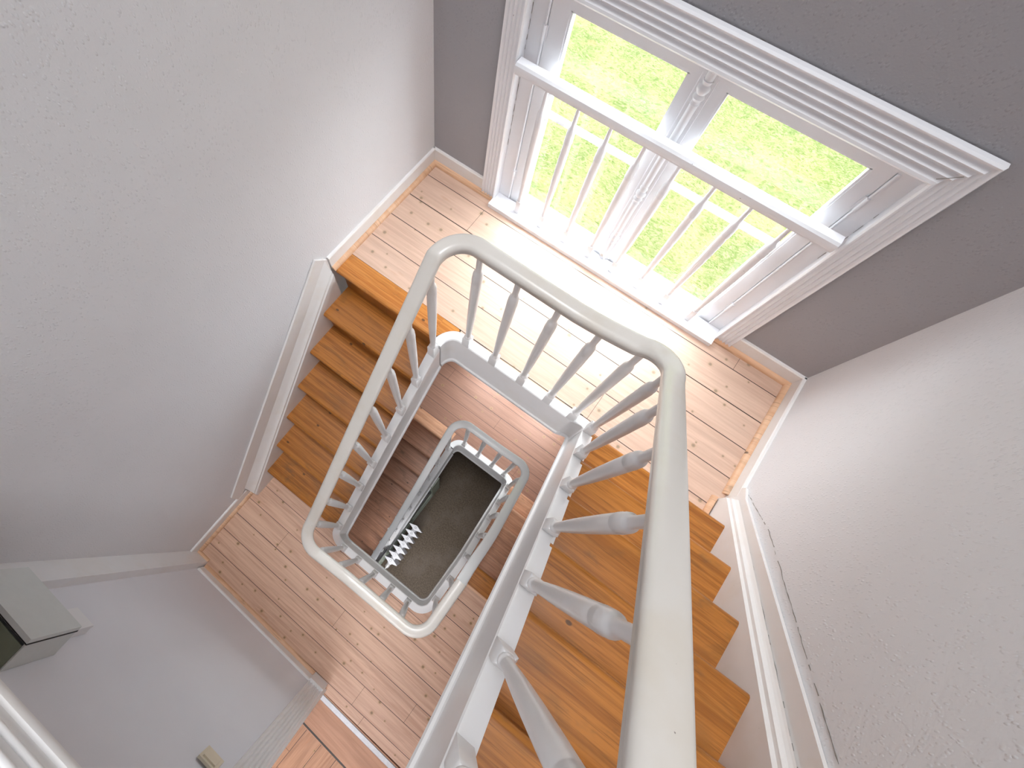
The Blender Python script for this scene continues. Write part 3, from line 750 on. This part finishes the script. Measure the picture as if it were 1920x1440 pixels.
# ---- window guard rail
GR = empty('window_railing', (1.04, -.003, .026)); tag(GR, 'white guard rail with eight turned spindles standing across the window', 'railing')
bm = BM(); gp = [(-.020, -.024), (.020, -.024), (.020, -.018), (.024, -.015), (.026, 0), (.024, .014), (.016, .022), (-.016, .022), (-.024, .014), (-.026, 0), (-.024, -.015), (-.020, -.018)]
sweep(bm, [(.402, -.006, .778), (1.04, -.006, .778), (1.674, -.006, .778)], gp); put(obj('handrail', bm, PAINT_WIN, smooth=.6), GR)
for k in range(8):
    x = .5411+.1417*k; y = -.004; bm = BM(); z0 = .027
    box(bm, x-.013, x+.013, y-.013, y+.013, z0, z0+.085)
    pr = [(.011, .085), (.0125, .088), (.0105, .092), (.0128, .096), (.0112, .100), (.0118, .13), (.0145, .25), (.0165, .36), (.0172, .43), (.0170, .50), (.0160, .548), (.0178, .552), (.0162, .556), (.0180, .562), (.0162, .568), (.0180, .574), (.0165, .580), (.0170, .600), (.0155, .615), (.0098, .632), (.0085, .66), (.0072, .731)]
    lathe(bm, [(r, z0+z) for r, z in pr], 18, (x, y, 0)); put(obj('spindle', bm, PAINT_WIN, smooth=.8), GR)

# ---- light switch, meter cabinet and small box on the door wall
LS = empty('light_switch', (DW[0]+.955, DW[1]-.026, .035), DROT); tag(LS, 'cream rocker light switch on the wall beside the fluted door frame', 'light switch')
bm = BM(); box(bm, -.042, .042, 0, .011, -.042, .042); obj('switch_plate', bm, SWITCH, parent=LS, bevel=.004)
bm = BM(); prism(bm, [(0.009, -.030), (.013, -.030), (.018, .030), (.009, .030)], 'x', -.030, .030); obj('rocker', bm, SWITCH, parent=LS, bevel=.002)
MC = empty('meter_cabinet', (DW[0]+.155, DW[1]-.0043, .27), DROT); tag(MC, 'grey steel meter cabinet hanging on the wall near the corner', 'cabinet')
bm = BM(); box(bm, -.155, .155, 0, .105, 0, .225); obj('body', bm, GREYBOX, parent=MC, bevel=.003)
bm = BM(); box(bm, -.157, .157, .105, .122, -.002, .227); obj('front_cover', bm, GREYBOX, parent=MC, bevel=.002)
bm = BM(); box(bm, -.158, .158, .100, .106, -.001, .226); obj('cover_seam', bm, BLACK, parent=MC)
bm = BM(); box(bm, -.150, .150, .006, .092, .225, .229); obj('top_lid', bm, GREYLID, parent=MC, bevel=.002)
bm = BM(); box(bm, -.15, .150, .093, .099, .2255, .2275); obj('lid_seam', bm, BLACK, parent=MC)
JB = empty('junction_box', (DW[0]+.215, DW[1]-.006, .065), DROT); tag(JB, 'small white cable box just under the grey meter cabinet', 'junction box')
bm = BM(); box(bm, -.055, .045, 0, .036, 0, .19); obj('body', bm, PAINT, parent=JB, bevel=.003)
bm = BM(); box(bm, -.057, .047, .030, .040, -.002, .150); obj('cover', bm, PAINT, parent=JB, bevel=.002)

# ---- radiator on the entrance floor
RA = empty('radiator', (.955, -1.85, ZG)); tag(RA, 'white ribbed radiator standing on the dark entrance floor under the stairs', 'radiator')
zr = ZG+.60
for k in range(7):
    y = -2.055+.0725*k; bm = BM()
    prof = []
    for i in range(25):
        t = -1+2*i/24; prof.append((.003+.024*max(0, math.cos(t*math.pi/2))**.9*(1-.6*abs(t)), .082*t))
    A = [(y-r_, x_) for r_, x_ in prof] + [(y+r_, x_) for r_, x_ in prof[::-1]]
    prism(bm, [(.955+x_, yy) for yy, x_ in A], 'z', ZG+.09, zr-.0)
    lathe(bm, [(.0001, zr), (.012, zr+.004), (.016, zr)][::-1], 12, (.955, y, 0))
    put(obj('rib', bm, RADI, bevel=.002, seg=1), RA)
for zz in (ZG+.16, zr-.05):
    bm = BM(); lathe(bm, [(.027, -2.09), (.027, -1.60)], 18, (.955, 0, zz), 'y'); put(obj('water_tube', bm, RADI, smooth=.8), RA)
bm = BM(); lathe(bm, [(.018, -2.14), (.022, -2.125), (.022, -2.10), (.018, -2.09)], 14, (.955, 0, zr-.05), 'y'); lathe(bm, [(.008, -2.22), (.008, -2.13)], 10, (.955, 0, zr-.05), 'y'); put(obj('valve', bm, STEEL, smooth=.8), RA)
for y in (-2.075, -1.63):
    bm = BM(); box(bm, .91, 1.0, y-.012, y+.012, ZG, ZG+.10); put(obj('foot', bm, RADI), RA)

# ---- glazed partition under the lowest flight
GP = empty('glazed_partition', (.84, -1.5, ZG)); tag(GP, 'pale green glazed partition under the lowest flight beside the radiator', 'partition')
bm = BM(); box(bm, .80, .868, -1.20, -1.07, ZG, ZG+1.09); put(obj('post', bm, GREENFRAME, bevel=.006), GP)
bm = BM(); box(bm, .82, .866, -2.40, -1.20, ZG, ZG+.06); box(bm, .83, .862, -2.40, -1.20, ZG+.22, ZG+.26); box(bm, .83, .858, -1.62, -1.57, ZG+.06, ZG+.6)
put(obj('frame', bm, GREENFRAME, bevel=.003), GP)
bm = BM(); box(bm, .838, .844, -2.40, -1.20, ZG+.06, ZG+.55); put(obj('dark_pane', bm, DARKIN), GP)
bm = BM(); box(bm, .60, .80, -2.5, -.5, ZG, ZG+.25); 
bm.free()
bpy.context.view_layer.update()
